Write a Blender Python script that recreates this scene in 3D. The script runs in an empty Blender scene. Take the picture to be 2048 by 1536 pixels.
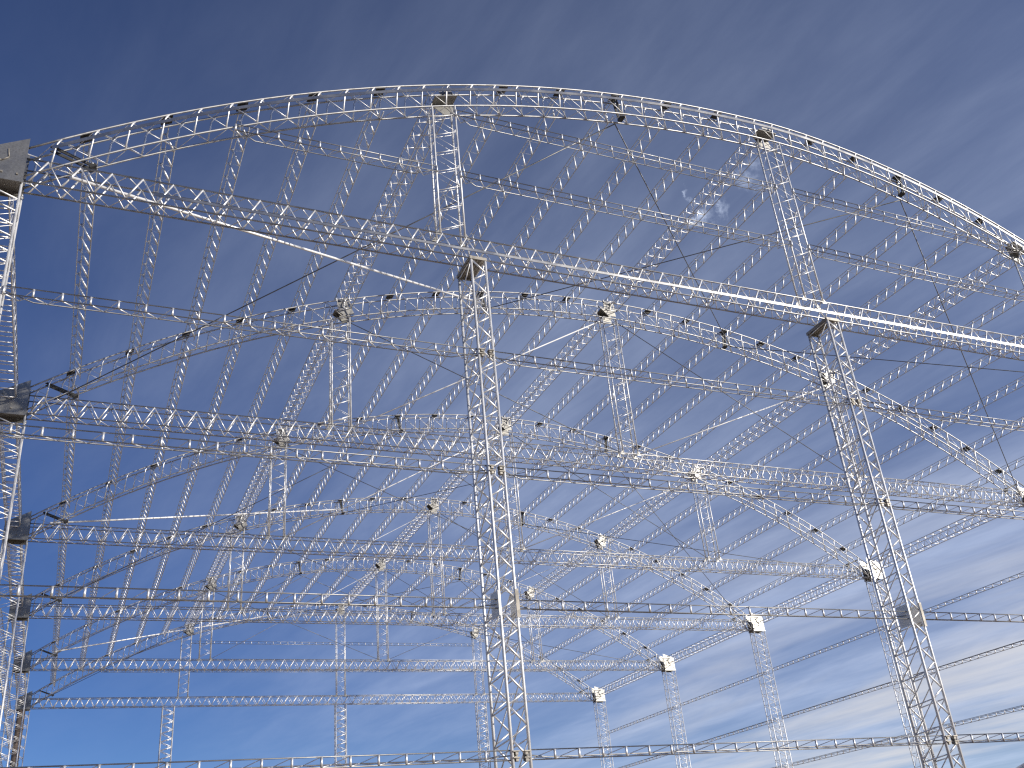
import bpy, math, random
from mathutils import Vector, Matrix
random.seed(7)
sc = bpy.context.scene
C = sc.collection
R = math.radians

# ------------------------------------------------------------------ camera
cam_d = bpy.data.cameras.new('camera')
cam = bpy.data.objects.new('camera', cam_d)
C.objects.link(cam)
cam_d.sensor_width = 36.0
cam_d.lens = 1962.16 / 2048 * 36.0
cam_d.clip_start = 0.05
cam_d.clip_end = 9000
_r = Vector((0.91708883, -0.38884043, -0.08804088))
_d = Vector((0.11134004, 0.46183534, -0.87994972))
_f = Vector((0.38282042, 0.79718958, 0.46683754))
m = Matrix((( _r.x, -_d.x, -_f.x, 1.58321561), (_r.y, -_d.y, -_f.y, -10.0641136), (_r.z, -_d.z, -_f.z, 1.6), (0, 0, 0, 1)))
cam.matrix_world = m
sc.camera = cam

# ------------------------------------------------------------------ light
SUN = Vector((0.64, -0.69, 0.315)).normalized()
sun_el = math.asin(SUN.z)
sun_az = math.atan2(SUN.x, SUN.y)            # from +Y towards +X
ld = bpy.data.lights.new('sun', 'SUN')
ld.energy = 4.8
ld.angle = R(0.53)
ld.color = (1.0, 0.93, 0.82)
lo = bpy.data.objects.new('sun', ld)
lo.rotation_euler = SUN.to_track_quat('Z', 'Y').to_euler()
lo.location = SUN * 60
C.objects.link(lo)

w = bpy.data.worlds.new('World')
sc.world = w
w.use_nodes = True
nt = w.node_tree
nt.nodes.clear()
N = nt.nodes.new
L = nt.links.new
out = N('ShaderNodeOutputWorld')
bg = N('ShaderNodeBackground')
sky = N('ShaderNodeTexSky')
sky.sky_type = 'NISHITA'
sky.sun_disc = False
sky.sun_elevation = sun_el
sky.sun_rotation = sun_az
sky.altitude = 3200
sky.air_density = 1.0
sky.dust_density = 0.15
sky.ozone_density = 3.0
bg.inputs['Strength'].default_value = 0.090
# thin cirrus, laid out by direction: project the view direction on a high plane
tc = N('ShaderNodeTexCoord')
sep = N('ShaderNodeSeparateXYZ')
L(tc.outputs['Generated'], sep.inputs[0])
def mth(op, a, b=None, clamp=False):
    n = N('ShaderNodeMath'); n.operation = op; n.use_clamp = clamp
    for i, v in enumerate((a, b)):
        if v is None: continue
        if isinstance(v, (int, float)): n.inputs[i].default_value = v
        else: L(v, n.inputs[i])
    return n.outputs[0]
zc = mth('ADD', mth('MAXIMUM', sep.outputs[2], 0.0), 0.06)
px = mth('DIVIDE', sep.outputs[0], zc)
py = mth('DIVIDE', sep.outputs[1], zc)
comb = N('ShaderNodeCombineXYZ')
L(px, comb.inputs[0]); L(py, comb.inputs[1])
# cloud plane axes: along the wind (streaks run this way) and across it
WX, WY = -0.17, 0.985
along = mth('ADD', mth('MULTIPLY', px, WX), mth('MULTIPLY', py, WY))
across = mth('SUBTRACT', mth('MULTIPLY', px, WY), mth('MULTIPLY', py, WX))
def streak(scale, detail, rough, sx, lo_, hi_, seed):
    mp = N('ShaderNodeCombineXYZ')
    L(mth('ADD', mth('MULTIPLY', along, sx), seed), mp.inputs[0])
    L(mth('ADD', across, seed * 1.7), mp.inputs[1])
    mp.inputs[2].default_value = seed * .3
    nz = N('ShaderNodeTexNoise')
    nz.inputs['Scale'].default_value = scale
    nz.inputs['Detail'].default_value = detail
    nz.inputs['Roughness'].default_value = rough
    nz.inputs['Distortion'].default_value = 0.35
    L(mp.outputs[0], nz.inputs['Vector'])
    mr = N('ShaderNodeMapRange')
    mr.interpolation_type = 'SMOOTHSTEP'
    mr.inputs['From Min'].default_value = lo_
    mr.inputs['From Max'].default_value = hi_
    L(nz.outputs['Fac'], mr.inputs['Value'])
    return mr.outputs[0]
s1 = streak(6.5, 10, 0.62, 0.30, 0.20, 0.84, 3.1)     # fine diagonal veil
s2 = streak(1.5, 6, 0.55, 0.5, 0.26, 0.74, 11.3)     # broad patches of veil
veil = mth('ADD', mth('MULTIPLY', s1, mth('ADD', mth('MULTIPLY', s2, 0.50), 0.22)), mth('ADD', mth('MULTIPLY', s2, 0.35), 0.42))
def ramp(sock, a, b, c=0.0, d=1.0, smooth=True):
    n = N('ShaderNodeMapRange')
    if smooth: n.interpolation_type = 'SMOOTHSTEP'
    for k_, v_ in (('From Min', a), ('From Max', b), ('To Min', c), ('To Max', d)): n.inputs[k_].default_value = v_
    L(sock, n.inputs['Value'])
    return n.outputs[0]
u_ = mth('SUBTRACT', sep.outputs[0], mth('MULTIPLY', mth('MAXIMUM', mth('SUBTRACT', 0.5, sep.outputs[2]), 0.0), 0.9))
right = ramp(u_, -0.36, 0.44, 0.06, 1.0)      # the veil thickens to the right
high = ramp(sep.outputs[2], 0.86, 0.12, 0.072, 0.44, False)
low = ramp(sep.outputs[2], 0.36, 0.10)
far_right = ramp(sep.outputs[0], 0.25, 0.80)
s3 = streak(0.85, 10, 0.60, 0.42, 0.43, 0.70, 2.2)     # long bright bands low on the right
fac = mth('MULTIPLY', mth('MULTIPLY', veil, high), right)
bank = mth('MULTIPLY', mth('MULTIPLY', mth('ADD', mth('MULTIPLY', s3, 0.80), 0.06), low), far_right)
# two small white puffs
def puff(d, r0, amp, sc_=42.0):
    nn = N('ShaderNodeTexNoise'); nn.inputs['Scale'].default_value = sc_; nn.inputs['Detail'].default_value = 7
    nn.inputs['Roughness'].default_value = .65
    L(tc.outputs['Generated'], nn.inputs['Vector'])
    a = N('ShaderNodeVectorMath'); a.operation = 'MULTIPLY_ADD'
    a.inputs[1].default_value = (0.05,) * 3
    L(nn.outputs['Color'], a.inputs[0]); L(tc.outputs['Generated'], a.inputs[2])
    v = N('ShaderNodeVectorMath'); v.operation = 'DISTANCE'
    L(a.outputs[0], v.inputs[0])
    v.inputs[1].default_value = (d[0] + .025, d[1] + .025, d[2] + .025)
    q = ramp(v.outputs['Value'], r0, r0 * .1, 0, amp)
    return mth('MULTIPLY', q, ramp(nn.outputs['Fac'], .36, .62, .1, 1.0))
def pdir(u, v):
    return (_r * ((u - 1024) / 1962.16) + _d * ((v - 768) / 1962.16) + _f).normalized()
pf = mth('MAXIMUM', mth('MAXIMUM', puff(pdir(1402, 436), .017, .62, 60), puff(pdir(1438, 414), .013, .55, 75)), mth('MAXIMUM', puff(pdir(1512, 352), .022, .30, 50), puff(pdir(1372, 383), .006, .45, 80)))
fac = mth('ADD', fac, pf, clamp=True)
mix = N('ShaderNodeMixRGB')
L(fac, mix.inputs[0])
hs = N('ShaderNodeHueSaturation')
hs.inputs['Hue'].default_value = 0.515
hs.inputs['Saturation'].default_value = 1.19
L(sky.outputs[0], hs.inputs['Color'])
L(hs.outputs[0], mix.inputs[1])
mix.inputs[2].default_value = (8.3, 9.5, 12.2, 1)
mix2 = N('ShaderNodeMixRGB')       # the low bank is lit warmer than the high veil
L(bank, mix2.inputs[0])
L(mix.outputs[0], mix2.inputs[1])
mix2.inputs[2].default_value = (8.6, 8.5, 8.6, 1)
L(mix2.outputs[0], bg.inputs[0])
L(bg.outputs[0], out.inputs[0])

sc.view_settings.view_transform = 'Standard'
sc.view_settings.look = 'None'
sc.view_settings.exposure = 0.0
sc.view_settings.gamma = 1.0
sc.view_settings.use_curve_mapping = False
sc.render.engine = 'CYCLES'
sc.cycles.max_bounces = 5
sc.cycles.filter_width = 1.3
sc.cycles.use_denoising = False

# ------------------------------------------------------------------ materials
def galv(name, base, rough, metal=0.75, spangle=14.0, vary=0.16, tint=(1, 1, 1)):
    mt = bpy.data.materials.new(name)
    mt.use_nodes = True
    n = mt.node_tree.nodes; l = mt.node_tree.links
    b = n['Principled BSDF']
    tcn = n.new('ShaderNodeTexCoord')
    vz = n.new('ShaderNodeTexVoronoi'); vz.inputs['Scale'].default_value = spangle
    nz = n.new('ShaderNodeTexNoise'); nz.inputs['Scale'].default_value = 2.3; nz.inputs['Detail'].default_value = 5
    l.new(tcn.outputs['Object'], vz.inputs['Vector']); l.new(tcn.outputs['Object'], nz.inputs['Vector'])
    mx = n.new('ShaderNodeMixRGB'); mx.inputs[0].default_value = 0.5
    l.new(vz.outputs['Color'], mx.inputs[1]); l.new(nz.outputs['Color'], mx.inputs[2])
    bwn = n.new('ShaderNodeRGBToBW'); l.new(mx.outputs[0], bwn.inputs[0])
    cr = n.new('ShaderNodeMapRange')
    cr.inputs['From Min'].default_value = 0.3; cr.inputs['From Max'].default_value = 0.7
    cr.inputs['To Min'].default_value = base * (1 - vary); cr.inputs['To Max'].default_value = base * (1 + vary)
    l.new(bwn.outputs[0], cr.inputs['Value'])
    cc = n.new('ShaderNodeCombineColor')
    for i, t in enumerate(tint):
        mm = n.new('ShaderNodeMath'); mm.operation = 'MULTIPLY'; mm.inputs[1].default_value = t
        l.new(cr.outputs[0], mm.inputs[0]); l.new(mm.outputs[0], cc.inputs[i])
    l.new(cc.outputs[0], b.inputs['Base Color'])
    b.inputs['Metallic'].default_value = metal
    rr = n.new('ShaderNodeMapRange')
    rr.inputs['From Min'].default_value = 0.3; rr.inputs['From Max'].default_value = 0.7
    rr.inputs['To Min'].default_value = rough - .07; rr.inputs['To Max'].default_value = rough + .09
    l.new(nz.outputs['Fac'], rr.inputs['Value']); l.new(rr.outputs[0], b.inputs['Roughness'])
    return mt
M_BAR = galv('galvanized_bar', 0.46, 0.47, 0.86)
M_GIRT = galv('dull_girt_bar', 0.34, 0.45, 0.90)
M_ROD = galv('dark_rod', 0.20, 0.50, 0.60)
M_COL = galv('galvanized_post_bar', 0.80, 0.50, 0.60, vary=.12)
M_LACE = galv('galvanized_lacing', 0.84, 0.47, 0.82)
M_PUR = galv('galvanized_purlin_bar', 0.70, 0.52, 0.74)
M_SHEET = galv('galvanized_sheet', 0.29, 0.47, 0.93, spangle=60, vary=.13, tint=(1, .98, .93))
M_PLATE = galv('grey_plate', 0.78, 0.5, 0.15, spangle=60, vary=.07, tint=(1, .98, .92))
M_STRIP = galv('galvanized_strip', 0.33, 0.33, 0.97, spangle=40, vary=.10)
M_PIPE = galv('bright_pipe', 0.88, 0.40, 0.15, vary=.04)
M_DARK = galv('dark_steel', 0.055, 0.6, 0.3, vary=.4)
M_CLEAT = galv('weathered_cleat', 0.30, 0.55, 0.35, vary=.25, tint=(1, .93, .82))
M_RUST = galv('rusty_pipe_steel', 0.22, 0.6, 0.35, vary=.35, tint=(1, .78, .62))

def plain(name, col, rough=0.5, metal=0.0, coat=0.0):
    mt = bpy.data.materials.new(name); mt.use_nodes = True
    n = mt.node_tree.nodes; l = mt.node_tree.links
    b = n['Principled BSDF']
    nz = n.new('ShaderNodeTexNoise'); nz.inputs['Scale'].default_value = 4; nz.inputs['Detail'].default_value = 6
    t = n.new('ShaderNodeTexCoord'); l.new(t.outputs['Object'], nz.inputs['Vector'])
    cr = n.new('ShaderNodeValToRGB')
    cr.color_ramp.elements[0].position = .3; cr.color_ramp.elements[1].position = .75
    cr.color_ramp.elements[0].color = (*[c * .78 for c in col], 1); cr.color_ramp.elements[1].color = (*[min(1, c * 1.15) for c in col], 1)
    l.new(nz.outputs['Fac'], cr.inputs[0]); l.new(cr.outputs[0], b.inputs['Base Color'])
    b.inputs['Roughness'].default_value = rough; b.inputs['Metallic'].default_value = metal
    b.inputs['Coat Weight'].default_value = coat
    return mt
M_RED = plain('dull_red_paint', (0.26, 0.045, 0.025), .35, 0, .4)
M_GLASS = plain('dark_glass', (0.02, 0.025, 0.03), .08)
M_TYRE = plain('tyre_rubber', (0.02, 0.02, 0.02), .8)

def ground_mat():
    mt = bpy.data.materials.new('dry_earth'); mt.use_nodes = True
    n = mt.node_tree.nodes; l = mt.node_tree.links
    b = n['Principled BSDF']; b.inputs['Roughness'].default_value = .95
    t = n.new('ShaderNodeTexCoord')
    a = n.new('ShaderNodeTexNoise'); a.inputs['Scale'].default_value = .35; a.inputs['Detail'].default_value = 9
    c = n.new('ShaderNodeTexNoise'); c.inputs['Scale'].default_value = 9; c.inputs['Detail'].default_value = 6
    l.new(t.outputs['Object'], a.inputs['Vector']); l.new(t.outputs['Object'], c.inputs['Vector'])
    mx = n.new('ShaderNodeMath'); mx.operation = 'MULTIPLY_ADD'; mx.inputs[1].default_value = .5
    l.new(a.outputs['Fac'], mx.inputs[0])
    h = n.new('ShaderNodeMath'); h.operation = 'MULTIPLY'; h.inputs[1].default_value = .5
    l.new(c.outputs['Fac'], h.inputs[0]); l.new(h.outputs[0], mx.inputs[2])
    cr = n.new('ShaderNodeValToRGB')
    cr.color_ramp.elements[0].position = .36; cr.color_ramp.elements[0].color = (.25, .18, .12, 1)
    cr.color_ramp.elements[1].position = .66; cr.color_ramp.elements[1].color = (.46, .36, .25, 1)
    l.new(mx.outputs[0], cr.inputs[0]); l.new(cr.outputs[0], b.inputs['Base Color'])
    bp = n.new('ShaderNodeBump'); bp.inputs['Strength'].default_value = .5; bp.inputs['Distance'].default_value = .05
    l.new(c.outputs['Fac'], bp.inputs['Height']); l.new(bp.outputs[0], b.inputs['Normal'])
    return mt

# ------------------------------------------------------------------ mesh helpers
class MB:
    def __init__(s): s.v = []; s.f = []; s.smooth = []
    def tube(s, pts, r, n=7, closed=False):
        pts = [Vector(p) for p in pts]
        k = len(pts); base = len(s.v)
        ref = None
        for i, p in enumerate(pts):
            if i == 0: t = pts[1] - p
            elif i == k - 1: t = p - pts[i - 1]
            else: t = (pts[i + 1] - p).normalized() + (p - pts[i - 1]).normalized()
            t.normalize()
            if ref is None:
                ref = Vector((0, 0, 1)) if abs(t.z) < .9 else Vector((1, 0, 0))
            a = t.cross(ref).normalized(); b2 = a.cross(t).normalized(); ref = b2
            for j in range(n):
                an = 2 * math.pi * j / n
                s.v.append(p + (a * math.cos(an) + b2 * math.sin(an)) * r)
        for i in range(k - 1):
            for j in range(n):
                a0 = base + i * n + j; a1 = base + i * n + (j + 1) % n
                s.f.append((a0, a1, a1 + n, a0 + n)); s.smooth.append(True)
        s.f.append(tuple(base + j for j in reversed(range(n)))); s.smooth.append(False)
        s.f.append(tuple(base + (k - 1) * n + j for j in range(n))); s.smooth.append(False)
    def box(s, lo, hi):
        b = len(s.v)
        for x in (lo[0], hi[0]):
            for y in (lo[1], hi[1]):
                for z in (lo[2], hi[2]): s.v.append(Vector((x, y, z)))
        for q in ((0, 1, 3, 2), (4, 6, 7, 5), (0, 4, 5, 1), (2, 3, 7, 6), (0, 2, 6, 4), (1, 5, 7, 3)):
            s.f.append(tuple(b + i for i in q)); s.smooth.append(False)
    def prism(s, poly, y0, y1):
        """poly of (x, z), extruded along y"""
        ar = sum(poly[i][0] * poly[(i + 1) % len(poly)][1] - poly[(i + 1) % len(poly)][0] * poly[i][1] for i in range(len(poly)))
        if ar < 0: poly = poly[::-1]
        b = len(s.v); k = len(poly)
        for y in (y0, y1):
            for x, z in poly: s.v.append(Vector((x, y, z)))
        s.f.append(tuple(b + i for i in range(k))); s.smooth.append(False)
        s.f.append(tuple(b + k + i for i in reversed(range(k)))); s.smooth.append(False)
        for i in range(k):
            j = (i + 1) % k
            s.f.append((b + i, b + k + i, b + k + j, b + j)); s.smooth.append(False)
    def warp(s, fn):
        s.v = [fn(p) for p in s.v]; return s
    def mesh(s, name, mat):
        me = bpy.data.meshes.new(name)
        me.from_pydata([tuple(p) for p in s.v], [], s.f)
        me.polygons.foreach_set('use_smooth', s.smooth)
        me.materials.append(mat); me.update()
        return me
def link(name, me, parent=None, loc=None):
    o = bpy.data.objects.new(name, me); C.objects.link(o)
    if parent is not None: o.parent = parent
    if loc is not None: o.location = loc
    return o
def root(name, label, cat, loc=(0, 0, 0), group=None):
    o = bpy.data.objects.new(name, None); C.objects.link(o)
    o.location = loc; o.empty_display_size = .3
    o['label'] = label; o['category'] = cat
    if group: o['group'] = group
    return o
def relabel(o, label, group=None):
    o['label'] = label
    if group: o['group'] = group

def lerp(a, b, t): return a + (b - a) * t
def warren(A, B, n, ph=0.5):
    """zigzag nodes between curve functions A and B (s in 0..1)"""
    pts = []
    for i in range(n):
        pts.append(A(i / n)); pts.append(B((i + ph) / n))
    pts.append(A(1.0))
    return pts
def zig(mb, A, B, n, r, ph=0.5, sides=6):
    p = warren(A, B, n, ph)
    # bent bar: short crowns at the chords, as a rod bent in one piece
    for i in range(len(p) - 1):
        mb.tube([p[i], p[i + 1]], r, sides)
def rungs(mb, A, B, n, r, sh=0.0, sides=6, diag=None, ends=True, down=False):
    for i in range(0 if ends else 1, n + 1 if ends else n):
        t = i / n; t2 = min(1, max(0, t + sh / n))
        mb.tube([A(t), B(t2)], r, sides)
        if diag and i < n:
            if down: mb.tube([B(min(1, max(0, t + sh / n))), A(min(1, (i + 1) / n))], diag, 5)
            else: mb.tube([A(t), B(min(1, (i + 1 + sh) / n))], diag, 5)

# ------------------------------------------------------------------ measures of the shed
BAY = 6.08
YS = [i * BAY for i in range(6)]
XC = 12.0
RA, ZTOP = 20.1, 13.5
XL0, XL1 = 0.02, 0.48      # left column outside / inside face
XR0, XR1 = 23.62, 24.08     # right column inside / outside face
HX = [5.75, 11.93, 18.05]
HD = 0.16
HW = 0.18                   # half width of a hanger
TZ0, TZ1 = 9.39, 9.72       # tie truss chords
CAPZ = 9.36
DEP = 0.22
def arch_z(x, r=RA, top=ZTOP):
    return top - (r - math.sqrt(max(0.0, r * r - (x - XC) ** 2)))
def arch_pt(s, off):
    """s = arc length from the crown, off = radial offset inward"""
    a = s / RA
    return Vector((XC + RA * math.sin(a), 0, ZTOP - RA + RA * math.cos(a) - off))
def arch_at(x, off):
    return Vector((x, 0, arch_z(x) - off))
SL = -RA * math.asin((XC - XL1) / RA)
SR = RA * math.asin((XR0 - XC) / RA)
def slack(p, y=0.0):
    """the gable arch hangs a little off the true curve on its right half"""
    u = (p.x - 12.0) / 6.2
    if u <= 0: return p
    g = u ** 1.4 if u <= 1 else max(0.0, math.cos((u - 1) / (11.56 / 6.2 - 1) * math.pi / 2))
    return Vector((p.x - .44 * g, p.y, p.z - .46 * g))
ORD = ['nearest', 'second', 'third', 'fourth', 'fifth', 'farthest']
ORD6 = ['first', 'second', 'third', 'fourth', 'fifth', 'sixth', 'seventh', 'eighth', 'ninth', 'tenth', 'eleventh']

# ------------------------------------------------------------------ ground
g = MB()
nq = 24
ext = 3500.0
def gco(i):
    t = (i / nq) * 2 - 1
    return math.copysign(abs(t) ** 3 * ext, t)
for i in range(nq + 1):
    for j in range(nq + 1):
        g.v.append(Vector((gco(i) + 10, gco(j) + 10, 0)))
for i in range(nq):
    for j in range(nq):
        a = i * (nq + 1) + j
        g.f.append((a, a + nq + 1, a + nq + 2, a + 1)); g.smooth.append(False)
go = link('ground', g.mesh('ground', ground_mat()))
go['kind'] = 'structure'

# ------------------------------------------------------------------ box lattice member in local space
def box_member(a, b, w0, w1, h, r_ch, r_l, n, style='zig', axis='z'):
    pass

def chord_mesh(name, p0, p1, r, mat=None, n=8):
    mb = MB(); mb.tube([p0, p1], r, n); return mb.mesh(name, mat or M_BAR)

# ---- columns (0,0 at inner/outer centre, base at z=0)
def column_meshes(w, d, top, r_ch, r_l, n, name):
    chords = []
    for (x, y) in ((0, 0), (w, 0), (0, d), (w, d)):
        chords.append(chord_mesh('chord', (x, y, 0.02), (x, y, top), r_ch, M_COL))
    mb = MB()
    P = lambda x, y: (lambda s: Vector((x, y, .06 + s * (top - .1))))
    for yy in (0, d):
        A, B = P(0, yy), P(w, yy)
        for i in range(n):
            mb.tube([A((i + .95) / n), B((i + .40) / n)], r_l, 6)
            mb.tube([B((i + .40) / n), A(max(0, (i - .05) / n))], r_l * .5, 5)
    for x in (0, w):
        rungs(mb, P(x, 0), P(x, d), n, r_l * .7, 0, 6, r_l * .6, True, True)
    base = MB(); base.box((-.08, -.08, 0), (w + .08, d + .08, .025))
    return chords, mb.mesh('lacing', M_LACE), base.mesh('base_plate', M_CLEAT)
COLN = 26
colW, colD = XL1 - XL0, 0.24
col_ch, col_l, col_b = column_meshes(colW, colD, CAPZ, .0145, .0095, COLN, 'column')

def cap_mesh(left):
    """sheet metal cap on a side column, sloping with the arch, open below"""
    mb = MB(); t = .008
    x0, x1 = 0.0, colW
    zi, zo = 0.63, 0.36
    if left: poly = [(x0 - .01, 0), (x1 + .01, 0), (x1 + .01, zi), (x0 - .01, zo)]
    else: poly = [(x0 - .01, 0), (x1 + .01, 0), (x1 + .01, zo + .12), (x0 - .01, zi)]
    mb.prism(poly, -.03, -.03 + t)
    mb.prism(poly, colD + .02, colD + .02 + t)
    for x in ((x0 - .012, x0 - .004), (x1 + .004, x1 + .012)):
        left_side = x[0] < .1
        inner = (not left and left_side) or (left and not left_side)
        if inner: continue
        zz = zo if left else zo + .1
        mb.box((x[0], -.022, 0.002), (x[1], colD + .02, zz))
    mb.box((x0, -.02, .045), (x1, colD + .018, .055))
    # folded lips along the lower edge
    mb.box((x0 - .02, -.045, -.03), (x1 + .02, -.031, .004))
    mb.box((x0 - .02, colD + .029, -.03), (x1 + .02, colD + .043, .004))
    return mb.mesh('cap_box', M_SHEET)
cap_L, cap_R = cap_mesh(True), cap_mesh(False)
def cap_marks(left):
    """bolts and thin raised lines on the front sheet"""
    mb = MB()
    for (a, b) in (((.17, .30), (.24, .24)), ((.24, .24), (.33, .26)), ((.33, .26), (.38, .34)), ((.17, .30), (.19, .42))):  # thin raised lines forming a broken outline
        if left: a = (colW - a[0], a[1]); b = (colW - b[0], b[1])
        mb.tube([(a[0], -.036, a[1]), (b[0], -.036, b[1])], .007, 5)
    for x in (.06, .24, .40):
        mb.box((x - .011, -.042, .07), (x + .011, -.03, .092))
    return mb.mesh('cap_mark', M_CLEAT)
capm_L, capm_R = cap_marks(True), cap_marks(False)

# ---- hangers, per k different length: local origin at foot
def hanger_meshes(h, tilt=(0, 0)):
    res = []
    for (x, y) in ((-HW, 0), (HW, 0), (-HW, HD), (HW, HD)):
        res.append(chord_mesh('chord', (x, y, 0.0), (x + tilt[0], y, h - tilt[1] * x), .0148, M_COL))
    mb = MB(); n = max(3, round(h / .36))
    P = lambda x, y: (lambda s: Vector((x + tilt[0] * s, y, s * h)))
    for y in (0, HD):
        A, B = P(-HW, y), P(HW, y)
        for i in range(n):
            t = (i + (.18 if y == 0 else .40)) / n; t2 = t + .48 / n
            if t2 > 1: continue
            mb.tube([A(t), B(t2)], .0066, 6)
            if i: mb.tube([A(t), B(t2 - 1 / n)], .0032, 5)
    for x in (-HW, HW):
        zig(mb, P(x, 0), P(x, HD), n, .0042, .5)
    fts = []
    for y in (0.0, HD):
        for sx in (-1, 1):
            ft = MB()
            ft.prism([(sx * (HW - .02), -.035), (sx * (HW + .075), -.03), (sx * (HW + .01), .07), (sx * (HW - .02), .07)], y - .005, y + .005)
            fts.append(ft.mesh('foot_gusset', M_SHEET))
    return res, mb.mesh('lacing', M_LACE), fts

def bent(A, y, s, off):
    """an upright of the arch web: one rod bent over where it reaches the top chord"""
    b, t = A(y, off)(s), A(y, 0)(s)
    dx = .045
    nx = A(y, 0)(min(1, s + dx / 23.0))
    return [b + Vector((-.028, 0, 0)), t + Vector((-.004, 0, -.085)), t + Vector((.012, 0, -.035)), nx]
def build_arch_meshes(fn=None):
    """four curved chords, lacing, gusset boxes, cleats, lugs"""
    off = .42
    ns = 60
    ch = []
    for (y, o) in ((0, 0), (0, off), (DEP, 0), (DEP, off)):
        mb = MB()
        pts = [arch_at(lerp(XL1, XR0, i / ns), o) + Vector((0, y, 0)) for i in range(ns + 1)]
        mb.tube(pts, .0135, 8)
        if fn: mb.warp(fn)
        ch.append(mb.mesh('chord', M_BAR))
    A = lambda y, o: (lambda s: arch_at(lerp(XL1 - .09, XR0 + .09, s), o) + Vector((0, y, 0)))
    n = 60
    mb = MB()
    # radial rungs with a thin diagonal on front and back faces, back offset by half a panel
    for i in range(n):
        s = (i + .98) / n
        if i == n - 1: s = (i + .7) / n
        mb.tube(bent(A, 0, s, off), .0125, 6)
        if i < n - 1: mb.tube([A(0, 0)(s), A(0, off)(min(1, s + 1 / n))], .0044, 5)
        s2 = (i + .48) / n
        if i < n:
            mb.tube(bent(A, DEP, s2, off), .0125, 6)
            mb.tube([A(DEP, 0)(s2), A(DEP, off)(min(1, s2 + 1 / n))], .0040, 5)
            for o in (0, off):
                mb.tube([A(0, o)(max(0, (i - .02) / n)), A(DEP, o)(s2)], .0075, 6)
                mb.tube([A(DEP, o)(s2), A(0, o)(min(1, (i + .98) / n))], .005, 5)
    if fn: mb.warp(fn)
    lac = mb.mesh('lacing', M_LACE)
    gus = []
    for k, hx in enumerate(HX):
        mb = MB()
        sc_ = RA * math.asin((hx - XC) / RA); a = sc_ / RA
        top = arch_pt(sc_, 0)
        def tr(x, z):
            return (top.x + x * math.cos(a) + z * math.sin(a), top.z - x * math.sin(a) + z * math.cos(a))
        if not fn: mb.prism([tr(-.19, -.20), tr(.15, -.20), tr(.17, -.37), tr(-.03, -.37)], -.016, -.008)
        mb.prism([tr(-.07, .05 if not fn else -.08), tr(.15, .05 if not fn else -.08), tr(.15, -.19), tr(-.05, -.19)], .045, .052)
        mb.prism([tr(-.19, -.20), tr(.15, -.20), tr(.17, -.40), tr(-.04, -.40)], DEP - .02, DEP - .012)
        mb.prism([tr(-.20, -.205), tr(.18, -.205), tr(.18, -.215), tr(-.20, -.215)], -.006, DEP - .022)
        for x in (-.07, .17):
            if fn: continue
            mb.prism([tr(x - .012, .07), tr(x + .012, .07), tr(x + .012, -.19), tr(x - .012, -.19)], .02, .043)
        if fn: mb.warp(fn)
        gus.append(mb.mesh('gusset_box', M_SHEET))
    cl = []
    for k in range(-11, 12):
        if k in (-6, 0, 6): continue
        s = 1.05 * k; a = s / RA; top = arch_pt(s, 0)
        mb = MB()
        tr = lambda x, z: (top.x + x * math.cos(a) + z * math.sin(a), top.z - x * math.sin(a) + z * math.cos(a))
        mb.prism([tr(-.075, .008), tr(.075, .008), tr(.075, .020), tr(-.075, .020)], .04, DEP - .03)
        mb.prism([tr(-.045, -.03), tr(.045, -.03), tr(.045, .008), tr(-.045, .008)], .075, .083)
        if fn: mb.warp(fn)
        cl.append(mb.mesh('purlin_cleat', M_DARK))
    lg = []
    for s in (SL + .42, -3.15, 3.15, SR - .42):
        a = s / RA; top = arch_pt(s, 0); mb = MB()
        tr = lambda x, z: (top.x + x * math.cos(a) + z * math.sin(a), top.z - x * math.sin(a) + z * math.cos(a))
        sk = .14 if s < -8 else (-.14 if s > 8 else 0)
        mb.prism([tr(-.022 - sk, -.012), tr(.022 - sk, -.012), tr(.022 + sk, -.405), tr(-.022 + sk, -.405)], .06, .075)
        mb.prism([tr(-.022 - sk, -.012), tr(.022 - sk, -.012), tr(.022 + sk, -.405), tr(-.022 + sk, -.405)], .14, .155)
        mb.prism([tr(-.03 + sk, -.40), tr(.05 + sk, -.40), tr(.05 + sk, -.44), tr(-.03 + sk, -.44)], .05, .165)
        if fn: mb.warp(fn)
        lg.append(mb.mesh('brace_lug', M_DARK))
    return ch, lac, gus, cl, lg

def build_tie_meshes():
    ch = []
    for (y, z) in ((0, TZ0), (0, TZ1), (DEP, TZ0), (DEP, TZ1)):
        ch.append(chord_mesh('chord', (XL1, y, z), (XR0, y, z), .0115))
    P = lambda y, z: (lambda s: Vector((lerp(XL1 + .06, XR0 - .06, s), y, z)))
    mb = MB(); n = 66
    for yy in (0, DEP):
        for i in range(n):
            mb.tube([P(yy, TZ0)(i / n), P(yy, TZ1)((i + .5) / n)], .0125, 6)
            mb.tube([P(yy, TZ1)((i + .5) / n), P(yy, TZ0)((i + 1) / n)], .0092, 6)
    zig(mb, P(0, TZ0), P(DEP, TZ0), n, .006, .5)
    zig(mb, P(0, TZ1), P(DEP, TZ1), n, .006, .5)
    return ch, mb.mesh('lacing', M_LACE)

arch_gable = build_arch_meshes(slack)
arch_std = build_arch_meshes()
tie = build_tie_meshes()

def hang_len(k, gable):
    p = arch_pt(RA * math.asin((HX[k] - XC) / RA), .42)
    if gable: p = slack(p)
    return p
hang_std, hang_gab = [], []
for k in range(3):
    p = hang_len(k, False)
    slope = (HX[k] - XC) / (RA - .42)
    hang_std.append((hanger_meshes(p.z - TZ1, (0, slope)), HX[k]))
    p = hang_len(k, True)
    hang_gab.append((hanger_meshes(p.z - TZ1, (0, slope)), p.x))

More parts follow.
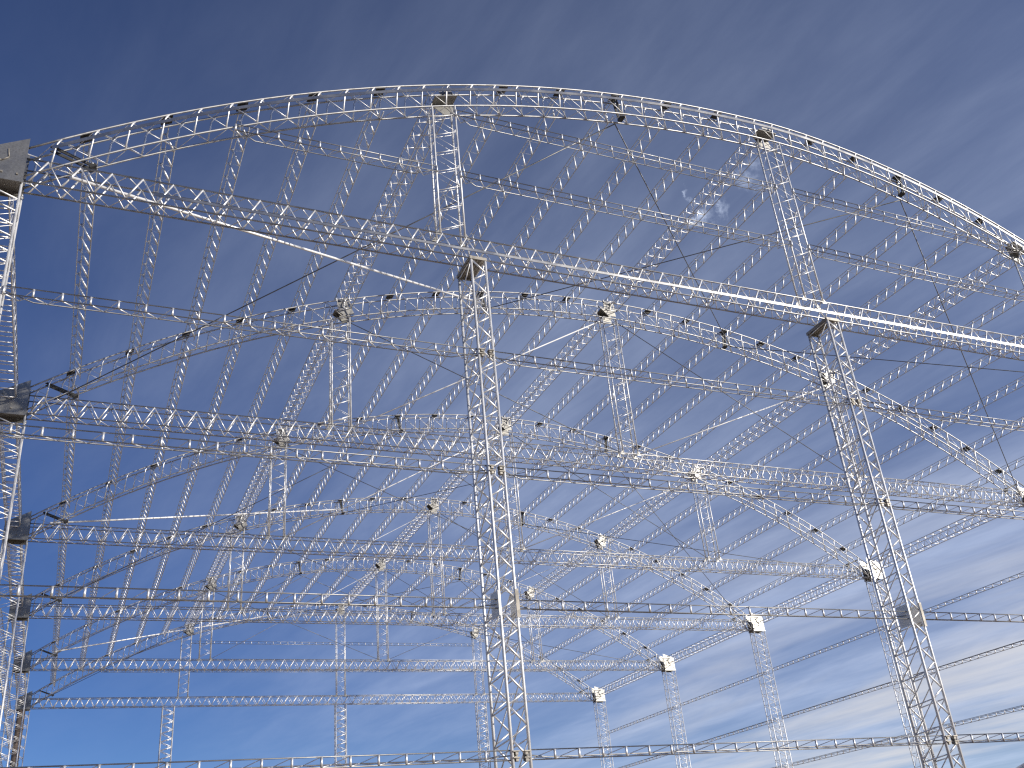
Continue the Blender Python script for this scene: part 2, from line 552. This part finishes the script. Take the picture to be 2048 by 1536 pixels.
def add_part(parent, name, lac, chords, loc=(0, 0, 0), extra=()):
    o = link(name, lac, parent, loc)
    for c in chords: link('chord', c, o)
    for nm, me, lc in extra: link(nm, me, o, lc)
    return o

for i, y in enumerate(YS):
    gable = i == 0
    lab = {0: 'nearest steel arch frame with columns and tie truss, at the open gable end',
           5: 'farthest and smallest looking steel arch frame, at the far gable end'}.get(i,
           '%s steel arch frame counted from the open near gable' % ORD[i])
    fr = root('arch_frame', lab, 'steel frame', (0, y, 0), 'galvanized arch frames standing one behind another')
    A = arch_gable if gable else arch_std
    ex = [('gusset_box', me, None) for me in A[2]] + [('purlin_cleat', me, None) for me in A[3]] + [('brace_lug', me, None) for me in A[4]]
    arch = add_part(fr, 'arch_truss', A[1], A[0], (0, 0, 0), ex)
    if gable:
        mb = MB(); ns = 60
        top = [arch_pt(lerp(SL + .3, SR - .3, j / ns), .085) for j in range(ns + 1)]
        bot = [arch_pt(lerp(SL + .3, SR - .3, j / ns), .135) for j in range(ns + 1)]
        for j in range(ns):
            b = len(mb.v)
            for yy in (-.024, -.016):
                for q in (top[j], top[j + 1], bot[j + 1], bot[j]): mb.v.append(Vector((q.x, yy, q.z)))
            mb.f += [(b, b + 3, b + 2, b + 1), (b + 4, b + 5, b + 6, b + 7), (b, b + 1, b + 5, b + 4), (b + 3, b + 7, b + 6, b + 2)]
            mb.smooth += [False] * 4
        mb.warp(slack)
        link('fixing_strip', mb.mesh('fixing_strip', M_STRIP), arch)
    t = add_part(fr, 'tie_truss', tie[1], tie[0])
    if gable:
        mb = MB(); mb.box((1.9, -.026, 9.490), (XR0 - .3, -.018, 9.528))
        link('fixing_strip', mb.mesh('fixing_strip', M_STRIP), t)
    for k in range(3):
        (ch, la, ft), hx = (hang_gab if gable else hang_std)[k]
        add_part(fr, 'hanger', la, ch, (hx, 0, TZ1), [('foot_gusset', q, None) for q in ft])
    # the two side columns
    for left in (True, False):
        x = XL0 if left else XR0
        add_part(fr, 'column', col_l, col_ch, (x, -.01, 0),
                 [('base_plate', col_b, None), ('cap_box', cap_L if left else cap_R, (0, 0, CAPZ)), ('cap_mark', capm_L if left else capm_R, (0, 0, CAPZ))])

# ------------------------------------------------------------------ purlins
def purlin_meshes(Ln):
    """triangular lattice: two chords on top, one below; runs along +Y, top at z=0"""
    hw, dp = .034, .27
    ch = [chord_mesh('top_chord', (-hw, 0, 0), (-hw, Ln, 0), .0075, M_PUR, 6), chord_mesh('top_chord', (hw, 0, 0), (hw, Ln, 0), .0075, M_PUR, 6),
          chord_mesh('bottom_chord', (0, .15, -dp), (0, Ln - .15, -dp), .0085, M_PUR, 6)]
    mb = MB(); n = 20
    a = lambda s: Vector((-hw, s * Ln, 0)); b = lambda s: Vector((hw, s * Ln, 0))
    c = lambda s: Vector((0, lerp(.15, Ln - .15, s), -dp))
    for j in range(1, n):
        y0 = j / n; yb = Vector((0, min(Ln - .16, y0 * Ln + .045), -dp))
        mb.tube([a(y0) - Vector((.008, 0, 0)), b(y0) + Vector((.008, 0, 0))], .0085, 6)
        mb.tube([(a(y0) + b(y0)) / 2, yb], .0150, 7)
        for s0 in (a, b):
            if j < n - 1: mb.tube([yb, s0((j + 1) / n)], .0030, 4)
    return ch, mb.mesh('lacing', M_LACE)
PL = BAY - .02
pch, plac = purlin_meshes(PL)
def place_between(o, p0, p1, roll):
    d = (p1 - p0); ln = d.length; yv = d.normalized()
    up = Vector((math.sin(roll), 0, math.cos(roll)))
    xv = yv.cross(up).normalized(); zv = xv.cross(yv).normalized()
    mt = Matrix((( xv.x, yv.x, zv.x, p0.x), (xv.y, yv.y, zv.y, p0.y), (xv.z, yv.z, zv.z, p0.z), (0, 0, 0, 1)))
    o.matrix_world = mt
def assemble(name, chs, lac, label, cat, group):
    r_ = root(name, label, cat, (0, 0, 0), group)
    for c in chs: link(c.name.split('.')[0], c, r_)
    link('lacing', lac, r_)
    return r_
def pl_name(k):
    n_ = k + 12
    if n_ <= 11: return ORD6[n_ - 1] + ' from the left eave', n_
    return ORD6[23 - n_] + ' from the right eave', n_
BAYN = ['nearest bay', 'second bay', 'third bay', 'fourth bay', 'farthest bay']
def node(i, s, off=0.0, dy=0.0):
    p = arch_pt(s, off)
    if i == 0: p = slack(p)
    return Vector((p.x, YS[i] + dy, p.z))
proto = None
for i in range(5):
    for k in range(-11, 12):
        if k in (-6, 0, 6): continue
        lab = 'thin roof purlin %s, counted along the arch, in the %s' % (pl_name(k)[0], BAYN[i])
        if proto is None:
            proto = assemble('roof_purlin', pch, plac, lab, 'purlin', 'thin triangular roof purlins between the arches')
            r_ = proto
        else:
            r_ = proto.copy(); C.objects.link(r_)
            for c0 in proto.children:
                c1 = c0.copy(); c1.parent = r_; C.objects.link(c1)
            r_['label'] = lab
        s = 1.05 * k
        p0 = node(i, s, -.045, .11); p1 = node(i + 1, s, -.045, .11)
        place_between(r_, p0, p1, s / RA)

def box_beam_meshes(Ln, w, h, n, rc, rl, dg=.5):
    chs = [chord_mesh('chord', (x, 0, z), (x, Ln, z), rc, M_PUR, 6) for x in (-w / 2, w / 2) for z in (0, -h)]
    mb = MB()
    P = lambda x, z: (lambda s: Vector((x, s * Ln, z)))
    for z in (0, -h):
        rungs(mb, P(-w / 2, z), P(w / 2, z), n, rl, 0, 6, rl * dg, True)
    for x in (-w / 2, w / 2):
        zig(mb, P(x, -h), P(x, 0), n, rl * .7, .5, 5)
    return chs, mb.mesh('lacing', M_LACE)
bch, blac = box_beam_meshes(BAY - .26, .27, .25, 19, .0085, .0092)
ech, elac = box_beam_meshes(BAY - .40, .27, .27, 19, .0095, .0098, 0)
side3 = ['left', 'middle', 'right']
proto = None
for i in range(5):
    for q, k in enumerate((-6, 0, 6)):
        lab = 'wide box purlin over the %s hangers in the %s' % (side3[q], BAYN[i])
        if proto is None:
            proto = assemble('box_purlin', bch, blac, lab, 'purlin', 'wide box purlins over the hanger lines'); r_ = proto
        else:
            r_ = proto.copy(); C.objects.link(r_)
            for c0 in proto.children:
                c1 = c0.copy(); c1.parent = r_; C.objects.link(c1)
            r_['label'] = lab
        s = 1.05 * k - (.06 if k == -6 else 0)
        place_between(r_, node(i, s, -.02, DEP + .02), node(i + 1, s, -.02, -.02), s / RA)
proto = None
for i in range(5):
    for left in (True, False):
        lab = 'box eave beam joining the %s column caps in the %s' % ('left' if left else 'right', BAYN[i])
        if proto is None:
            proto = assemble('eave_beam', ech, elac, lab, 'beam', 'box eave beams between the column caps'); r_ = proto
        else:
            r_ = proto.copy(); C.objects.link(r_)
            for c0 in proto.children:
                c1 = c0.copy(); c1.parent = r_; C.objects.link(c1)
            r_['label'] = lab
        x = .17 if left else 23.86
        place_between(r_, Vector((x, YS[i] + .26, 9.86)), Vector((x, YS[i + 1] - .08, 9.86)), 0)

# ------------------------------------------------------------------ girts
def girt_meshes(Ln, pitch=.287, h=.10, dp=.19, flip=1):
    """triangular lattice along +X: two chords in the wall plane (z=0 and z=-h), third behind at y=dp"""
    chs = [chord_mesh('chord', (0, 0, 0), (Ln, 0, 0), .0070, M_GIRT, 6), chord_mesh('chord', (0, 0, -h), (Ln, 0, -h), .0070, M_GIRT, 6)]
    n = max(4, round(Ln / pitch)); e = 1.0 / n
    mb0 = MB(); mb0.tube([(0, .02, -h / 2), (Ln * e, dp * flip, -h / 2), (Ln * (1 - e), dp * flip, -h / 2), (Ln, .02, -h / 2)], .0070, 6)
    chs.append(mb0.mesh('chord', M_GIRT))
    mb = MB()
    for j in range(n + 1):
        x = Ln * j / n
        mb.tube([(x, 0, 0), (x, 0, -h)], .0135, 7)
        if j < n:
            xm = Ln * (j + .5) / n
            mb.tube([(x, 0, -h), (xm, dp * flip, -h / 2)], .008, 6)
            for z in (0, -h):
                mb.tube([(xm, dp * flip, -h / 2), (Ln * (j + 1) / n, 0, z)], .0046, 5)
    return chs, mb.mesh('lacing', M_LACE)
GX = [XL1 + .02, 5.96, 6.18, 12.03, 12.25, 17.85, 18.07, XR0 - .02]
levels = [3.03, 4.65, 6.30, 7.93]
lvn = ['lowest', 'second lowest', 'third', 'highest']
bayx = ['left', 'second', 'third', 'rightmost']
cache = {}
def girt(x0, x1, y, z0, z1, lab, grp, h=.10):
    ln = math.hypot(x1 - x0, z1 - z0)
    key = round(ln, 2)
    if key not in cache: cache[key] = girt_meshes(ln, h=h)
    chs, la = cache[key]
    r_ = assemble('gable_girt', chs, la, lab, 'girt', grp)
    xv = Vector((x1 - x0, 0, z1 - z0)).normalized(); yv = Vector((0, 1, 0)); zv = xv.cross(yv)
    r_.matrix_world = Matrix(((xv.x, 0, zv.x, x0), (0, 1, 0, y), (xv.z, 0, zv.z, z0), (0, 0, 0, 1)))
    return r_
for li, z in enumerate(levels):
    for b in range(4):
        girt(GX[2 * b], GX[2 * b + 1], -.03, z, z,
             '%s level gable girt below the tie truss, in the %s gable panel' % (lvn[li], bayx[b]), 'horizontal girts across the near gable')
def u_ends(zc_, top, gable=True):
    pass
# above the tie
HXg = [h[1] for h in hang_gab]
zU2, zU1 = 10.87, 12.03
girt(2.80, HXg[0] - HW, -.03, zU2, zU2, 'lower gable girt above the tie, from the arch to the left hanger', 'girts above the near tie truss', .1)
girt(HXg[0] + HW, HXg[1] - HW, -.03, zU2, zU2 - .03, 'lower gable girt above the tie, between left and middle hangers', 'girts above the near tie truss')
girt(HXg[1] + HW, HXg[2] - HW, -.03, zU2 - .03, zU2 - .12, 'lower gable girt above the tie, between middle and right hangers', 'girts above the near tie truss')
girt(HXg[2] + HW, 20.6, -.03, zU2 - .12, zU2 - .15, 'lower gable girt above the tie, right of the right hanger', 'girts above the near tie truss')
girt(HXg[0] + HW, HXg[1] - HW, -.03, zU1, zU1, 'upper gable girt above the tie, between left and middle hangers', 'girts above the near tie truss')
girt(HXg[1] + HW, HXg[2] - HW + .1, -.03, zU1, zU1 - .14, 'upper gable girt above the tie, between middle and right hangers', 'girts above the near tie truss')
# far gable, above the tie only
YF = YS[5]
HXs = [h[1] for h in hang_std]
for zf, nm, sp in ((10.75, 'lower', ((2.75, HXs[0] - HW), (HXs[0] + HW, HXs[1] - HW), (HXs[1] + HW, HXs[2] - HW), (HXs[2] + HW, 21.25))),
                   (11.86, 'upper', (None, (HXs[0] + HW, HXs[1] - HW), (HXs[1] + HW, HXs[2] - HW), None))):
    for b, q in enumerate(sp):
        if q is None: continue
        girt(q[0], q[1], YF - .02, zf, zf, '%s small far gable girt above the far tie truss, %s stretch' % (nm, ['leftmost', 'second', 'third', 'rightmost'][b]), 'girts of the far gable')

# side walls: girts run along +Y from column to column
wl = BAY - .36
wch, wlac = girt_meshes(wl, .287, .10, .17)
proto = None
for left in (False, True):
    for li, z in enumerate((4.93, 6.43, 8.03)):
        for i in range(5):
            lab = '%s side wall girt, %s level, between columns of the %s' % ('left' if left else 'right', ['lower', 'middle', 'upper'][li], BAYN[i])
            if proto is None:
                proto = assemble('wall_girt', wch, wlac, lab, 'girt', 'side wall girts between the columns'); r_ = proto
            else:
                r_ = proto.copy(); C.objects.link(r_)
                for c0 in proto.children:
                    c1 = c0.copy(); c1.parent = r_; C.objects.link(c1)
                r_['label'] = lab
            y0 = YS[i] + .30
            if left:
                # runs towards -Y so that the third chord points inward
                r_.matrix_world = Matrix(((0, 1, 0, XL0 - .02), (-1, 0, 0, y0 + wl), (0, 0, 1, z), (0, 0, 0, 1)))
            else:
                r_.matrix_world = Matrix(((0, -1, 0, XR1 - .02), (1, 0, 0, y0), (0, 0, 1, z), (0, 0, 0, 1)))

# ------------------------------------------------------------------ gable columns
def gable_column(x0, w_, d_, y0, top, label, n, details=True, grp=None, front=True):
    chords = [chord_mesh('chord', (x, y, .02), (x, y, top), .0190, M_COL) for (x, y) in ((0, 0), (w_, 0), (0, d_), (w_, d_))]
    P = lambda x, y: (lambda s: Vector((x, y, .05 + s * (top - .09))))
    mb = MB()
    zig(mb, P(0, 0), P(w_, 0), n, .0118, .4)
    zig(mb, P(0, d_), P(w_, d_), n, .0108, .4)
    for x in (0, w_):
        rungs(mb, P(x, 0), P(x, d_), n, .0085, -.1, 6, .008, True, True)
    r_ = root('gable_column', label, 'column', (x0, y0, 0), grp)
    for c in chords: link('chord', c, r_)
    link('lacing', mb.mesh('lacing', M_LACE), r_)
    mb = MB(); mb.box((-.07, -.07, 0), (w_ + .07, d_ + .07, .025)); link('base_plate', mb.mesh('base_plate', M_CLEAT), r_)
    if details:
        mb = MB()
        mb.box((-.02, -.02, top - .012), (w_ + .02, d_ + .02, top))
        mb.box((-.02, -.024, top - .05), (w_ + .02, -.016, top - .013))
        mb.box((-.02, d_ + .016, top - .05), (w_ + .02, d_ + .024, top - .013))
        mb.box((-.026, -.02, top - .05), (-.0205, d_ + .02, top - .004))
        for q in (.25, .5, .75):
            mb.tube([(w_ * q, .02, top - .02), (w_ * q - .01, d_ - .02, top - .02)], .006, 5)
        for xx in (.04, w_ - .04):
            mb.tube([(xx, d_ - .06, top - .045), (xx, d_ - .06, top - .013)], .012, 6)
        link('top_plate', mb.mesh('top_plate', M_CLEAT), r_)
        for x in (-.02, w_ + .012):
            mb = MB(); mb.box((x, -.02, 4.46), (x + .008, .20, 4.75)); link('splice_plate', mb.mesh('splice_plate', M_PLATE), r_)
        mb = MB(); mb.box((w_ - .012, -.026, 4.44), (w_ + .03, -.0185, 4.77)); link('splice_angle', mb.mesh('splice_angle', M_CLEAT), r_)
        for z in (3.03, 6.30, 7.93):
            for x in (0, w_):
                mb = MB(); sx = 1 if x == 0 else -1
                for dz in (-.02, -.085):
                    mb.box((min(x, x + sx * .075), -.035, z + dz), (max(x, x + sx * .075), .035, z + dz + .012))
                    mb.box((min(x + sx * .03, x + sx * .062), -.025, z + dz - .03), (max(x + sx * .03, x + sx * .062), .02, z + dz - .002))
                mb.box((min(x + sx * .015, x + sx * .07), .02, z - .11), (max(x + sx * .015, x + sx * .07), .03, z - .022))
                link('girt_cleat', mb.mesh('girt_cleat', M_CLEAT), r_)
    return r_
gg = 'lattice columns of the near gable'
for q, x in enumerate((5.965, 12.035, 17.86)):
    gable_column(x, .205, .47, -.05, TZ0 - .012, 'near gable lattice column under the tie, ' + ['left one, near the picture centre', 'middle one, right of the picture centre', 'right one, beyond the middle column'][q], 27, True, gg)
for q, x in enumerate((5.05, HX[1] - .22, HX[2] - .20)):
    gable_column(x, .42, .20, YF + .02, TZ0 - .012, 'thin far gable column below the far tie truss, ' + ['leftmost', 'middle', 'rightmost'][q], 30, False, 'columns of the far gable')

# ------------------------------------------------------------------ bracing
def rod(name, p0, p1, r, mat, label, cat='brace', grp=None):
    mb = MB(); c = (p0 + p1) / 2
    a, b = p0 - c, p1 - c
    mb.tube([a, b], r, 8)
    o = link(name, mb.mesh(name, mat)); o.location = c
    o['label'] = label; o['category'] = cat
    if grp: o['group'] = grp
    return o
def anode(i, which, dy):
    s = {'L': SL + .47, 'l': -3.15, 'r': 3.15, 'R': SR - .45}[which]
    return node(i, s, .42, dy)
NM = {'L': 'left eave', 'l': 'left quarter', 'r': 'right quarter', 'R': 'right eave'}
for i in (0, 2, 4):
    for (a, b) in (('L', 'l'), ('l', 'L'), ('l', 'r'), ('r', 'l'), ('r', 'R'), ('R', 'r')):
        big = (a, b) == ('L', 'l')
        p0 = anode(i, a, DEP); p1 = anode(i + 1, b, 0)
        if big:     # clamped to the face of the truss, just above the lower chord
            p0 = Vector(({0: .977, 2: .877, 4: 1.147}[i], YS[i] - .03, {0: 9.533, 2: 9.742, 4: 9.935}[i])); p1 = Vector((8.83, YS[i + 1] - .03, 12.915))
        if (a, b) in (('l', 'L'), ('r', 'l'), ('R', 'r')):
            p0.z -= .035; p1.z -= .035
        lab = ('bright roof pipe' if big else 'thin roof rod') + ' in the %s, near %s to far %s' % (BAYN[i], NM[a], NM[b])
        rod('brace_pipe' if big else 'brace_rod', p0, p1, .021 if big else .0095, M_PIPE if big else M_ROD, lab, 'brace', 'diagonal braces under the roof')
for i in range(1, 5):
    for q in (0, 1):
        zt = TZ1 + .03
        ta = hang_len(q, False); tb = hang_len(q + 1, False)
        xa, xb = HX[q] + HW, HX[q + 1] - HW
        ya = YS[i] + .07; yb = YS[i] + .15
        rod('brace_rod', Vector((xa, ya, ta.z - .03)), Vector((xb, ya, zt)), .0085, M_ROD,
            'thin rod falling rightward between %s hangers of the %s arch frame' % (['left and middle', 'middle and right'][q], ORD[i]), 'brace', 'crossed braces between hangers')
        rod('brace_rod', Vector((xa, yb, zt)), Vector((xb, yb, tb.z - .03)), .0135 if i < 3 else .008, M_PIPE if i < 3 else M_PUR,
            ('pale pipe' if i < 3 else 'faint rod') + ' rising rightward between %s hangers of the %s arch frame' % (['left and middle', 'middle and right'][q], ORD[i]), 'brace', 'crossed braces between hangers')

# downpipe by the far left column
dp_ = root('downpipe', 'brown pipe standing beside the farthest left column', 'pipe', (.23, YF - .25, 0))
mb = MB(); mb.tube([(0, 0, 0), (0, 0, 9.25)], .13, 16); 
for z in (2.5, 5, 7.4, 8.6): mb.tube([(0, 0, z), (0, 0, z + .06)], .145, 16)
link('pipe_run', mb.mesh('pipe_run', M_RUST), dp_)

# ------------------------------------------------------------------ red van whose roof corner shows at the lower right
van = root('van', 'dull red van, only its rounded roof corner showing at the lower right', 'van', (10.36, -2.66, 0))
van.rotation_euler = (0, 0, R(-40))
def rbox(lo, hi, bev, mat, name, par):
    import bmesh
    bm = bmesh.new()
    bmesh.ops.create_cube(bm, size=1)
    for v in bm.verts:
        v.co = Vector(((lo[0] + hi[0]) / 2 + v.co.x * (hi[0] - lo[0]), (lo[1] + hi[1]) / 2 + v.co.y * (hi[1] - lo[1]), (lo[2] + hi[2]) / 2 + v.co.z * (hi[2] - lo[2])))
    bmesh.ops.bevel(bm, geom=bm.edges[:], offset=bev, segments=5, affect='EDGES', profile=.5)
    me = bpy.data.meshes.new(name); bm.to_mesh(me); bm.free()
    for p in me.polygons: p.use_smooth = True
    me.materials.append(mat)
    return link(name, me, par)
rbox((0, 0, .35), (4.9, 1.95, 2.46), .14, M_RED, 'body', van)
rbox((4.5, .03, .35), (5.7, 1.92, 1.25), .12, M_RED, 'bonnet', van)
rbox((3.9, -.012, 1.35), (4.6, .05, 1.95), .02, M_GLASS, 'window', van)
rbox((3.9, 1.90, 1.35), (4.6, 1.962, 1.95), .02, M_GLASS, 'window', van)
rbox((4.86, .2, 1.35), (4.92, 1.75, 2.0), .02, M_GLASS, 'windscreen', van)
for x in (.9, 4.7):
    for y in (-.02, 1.75):
        mb = MB(); mb.tube([(x, y, .36), (x, y + .22, .36)], .36, 24); wv = link('wheel', mb.mesh('wheel', M_TYRE), van)

# every labelled member is a thing that could be unbolted and lifted away
for o in list(C.objects):
    if o.parent is None and o.get('label'):
        o['kind'] = 'thing'
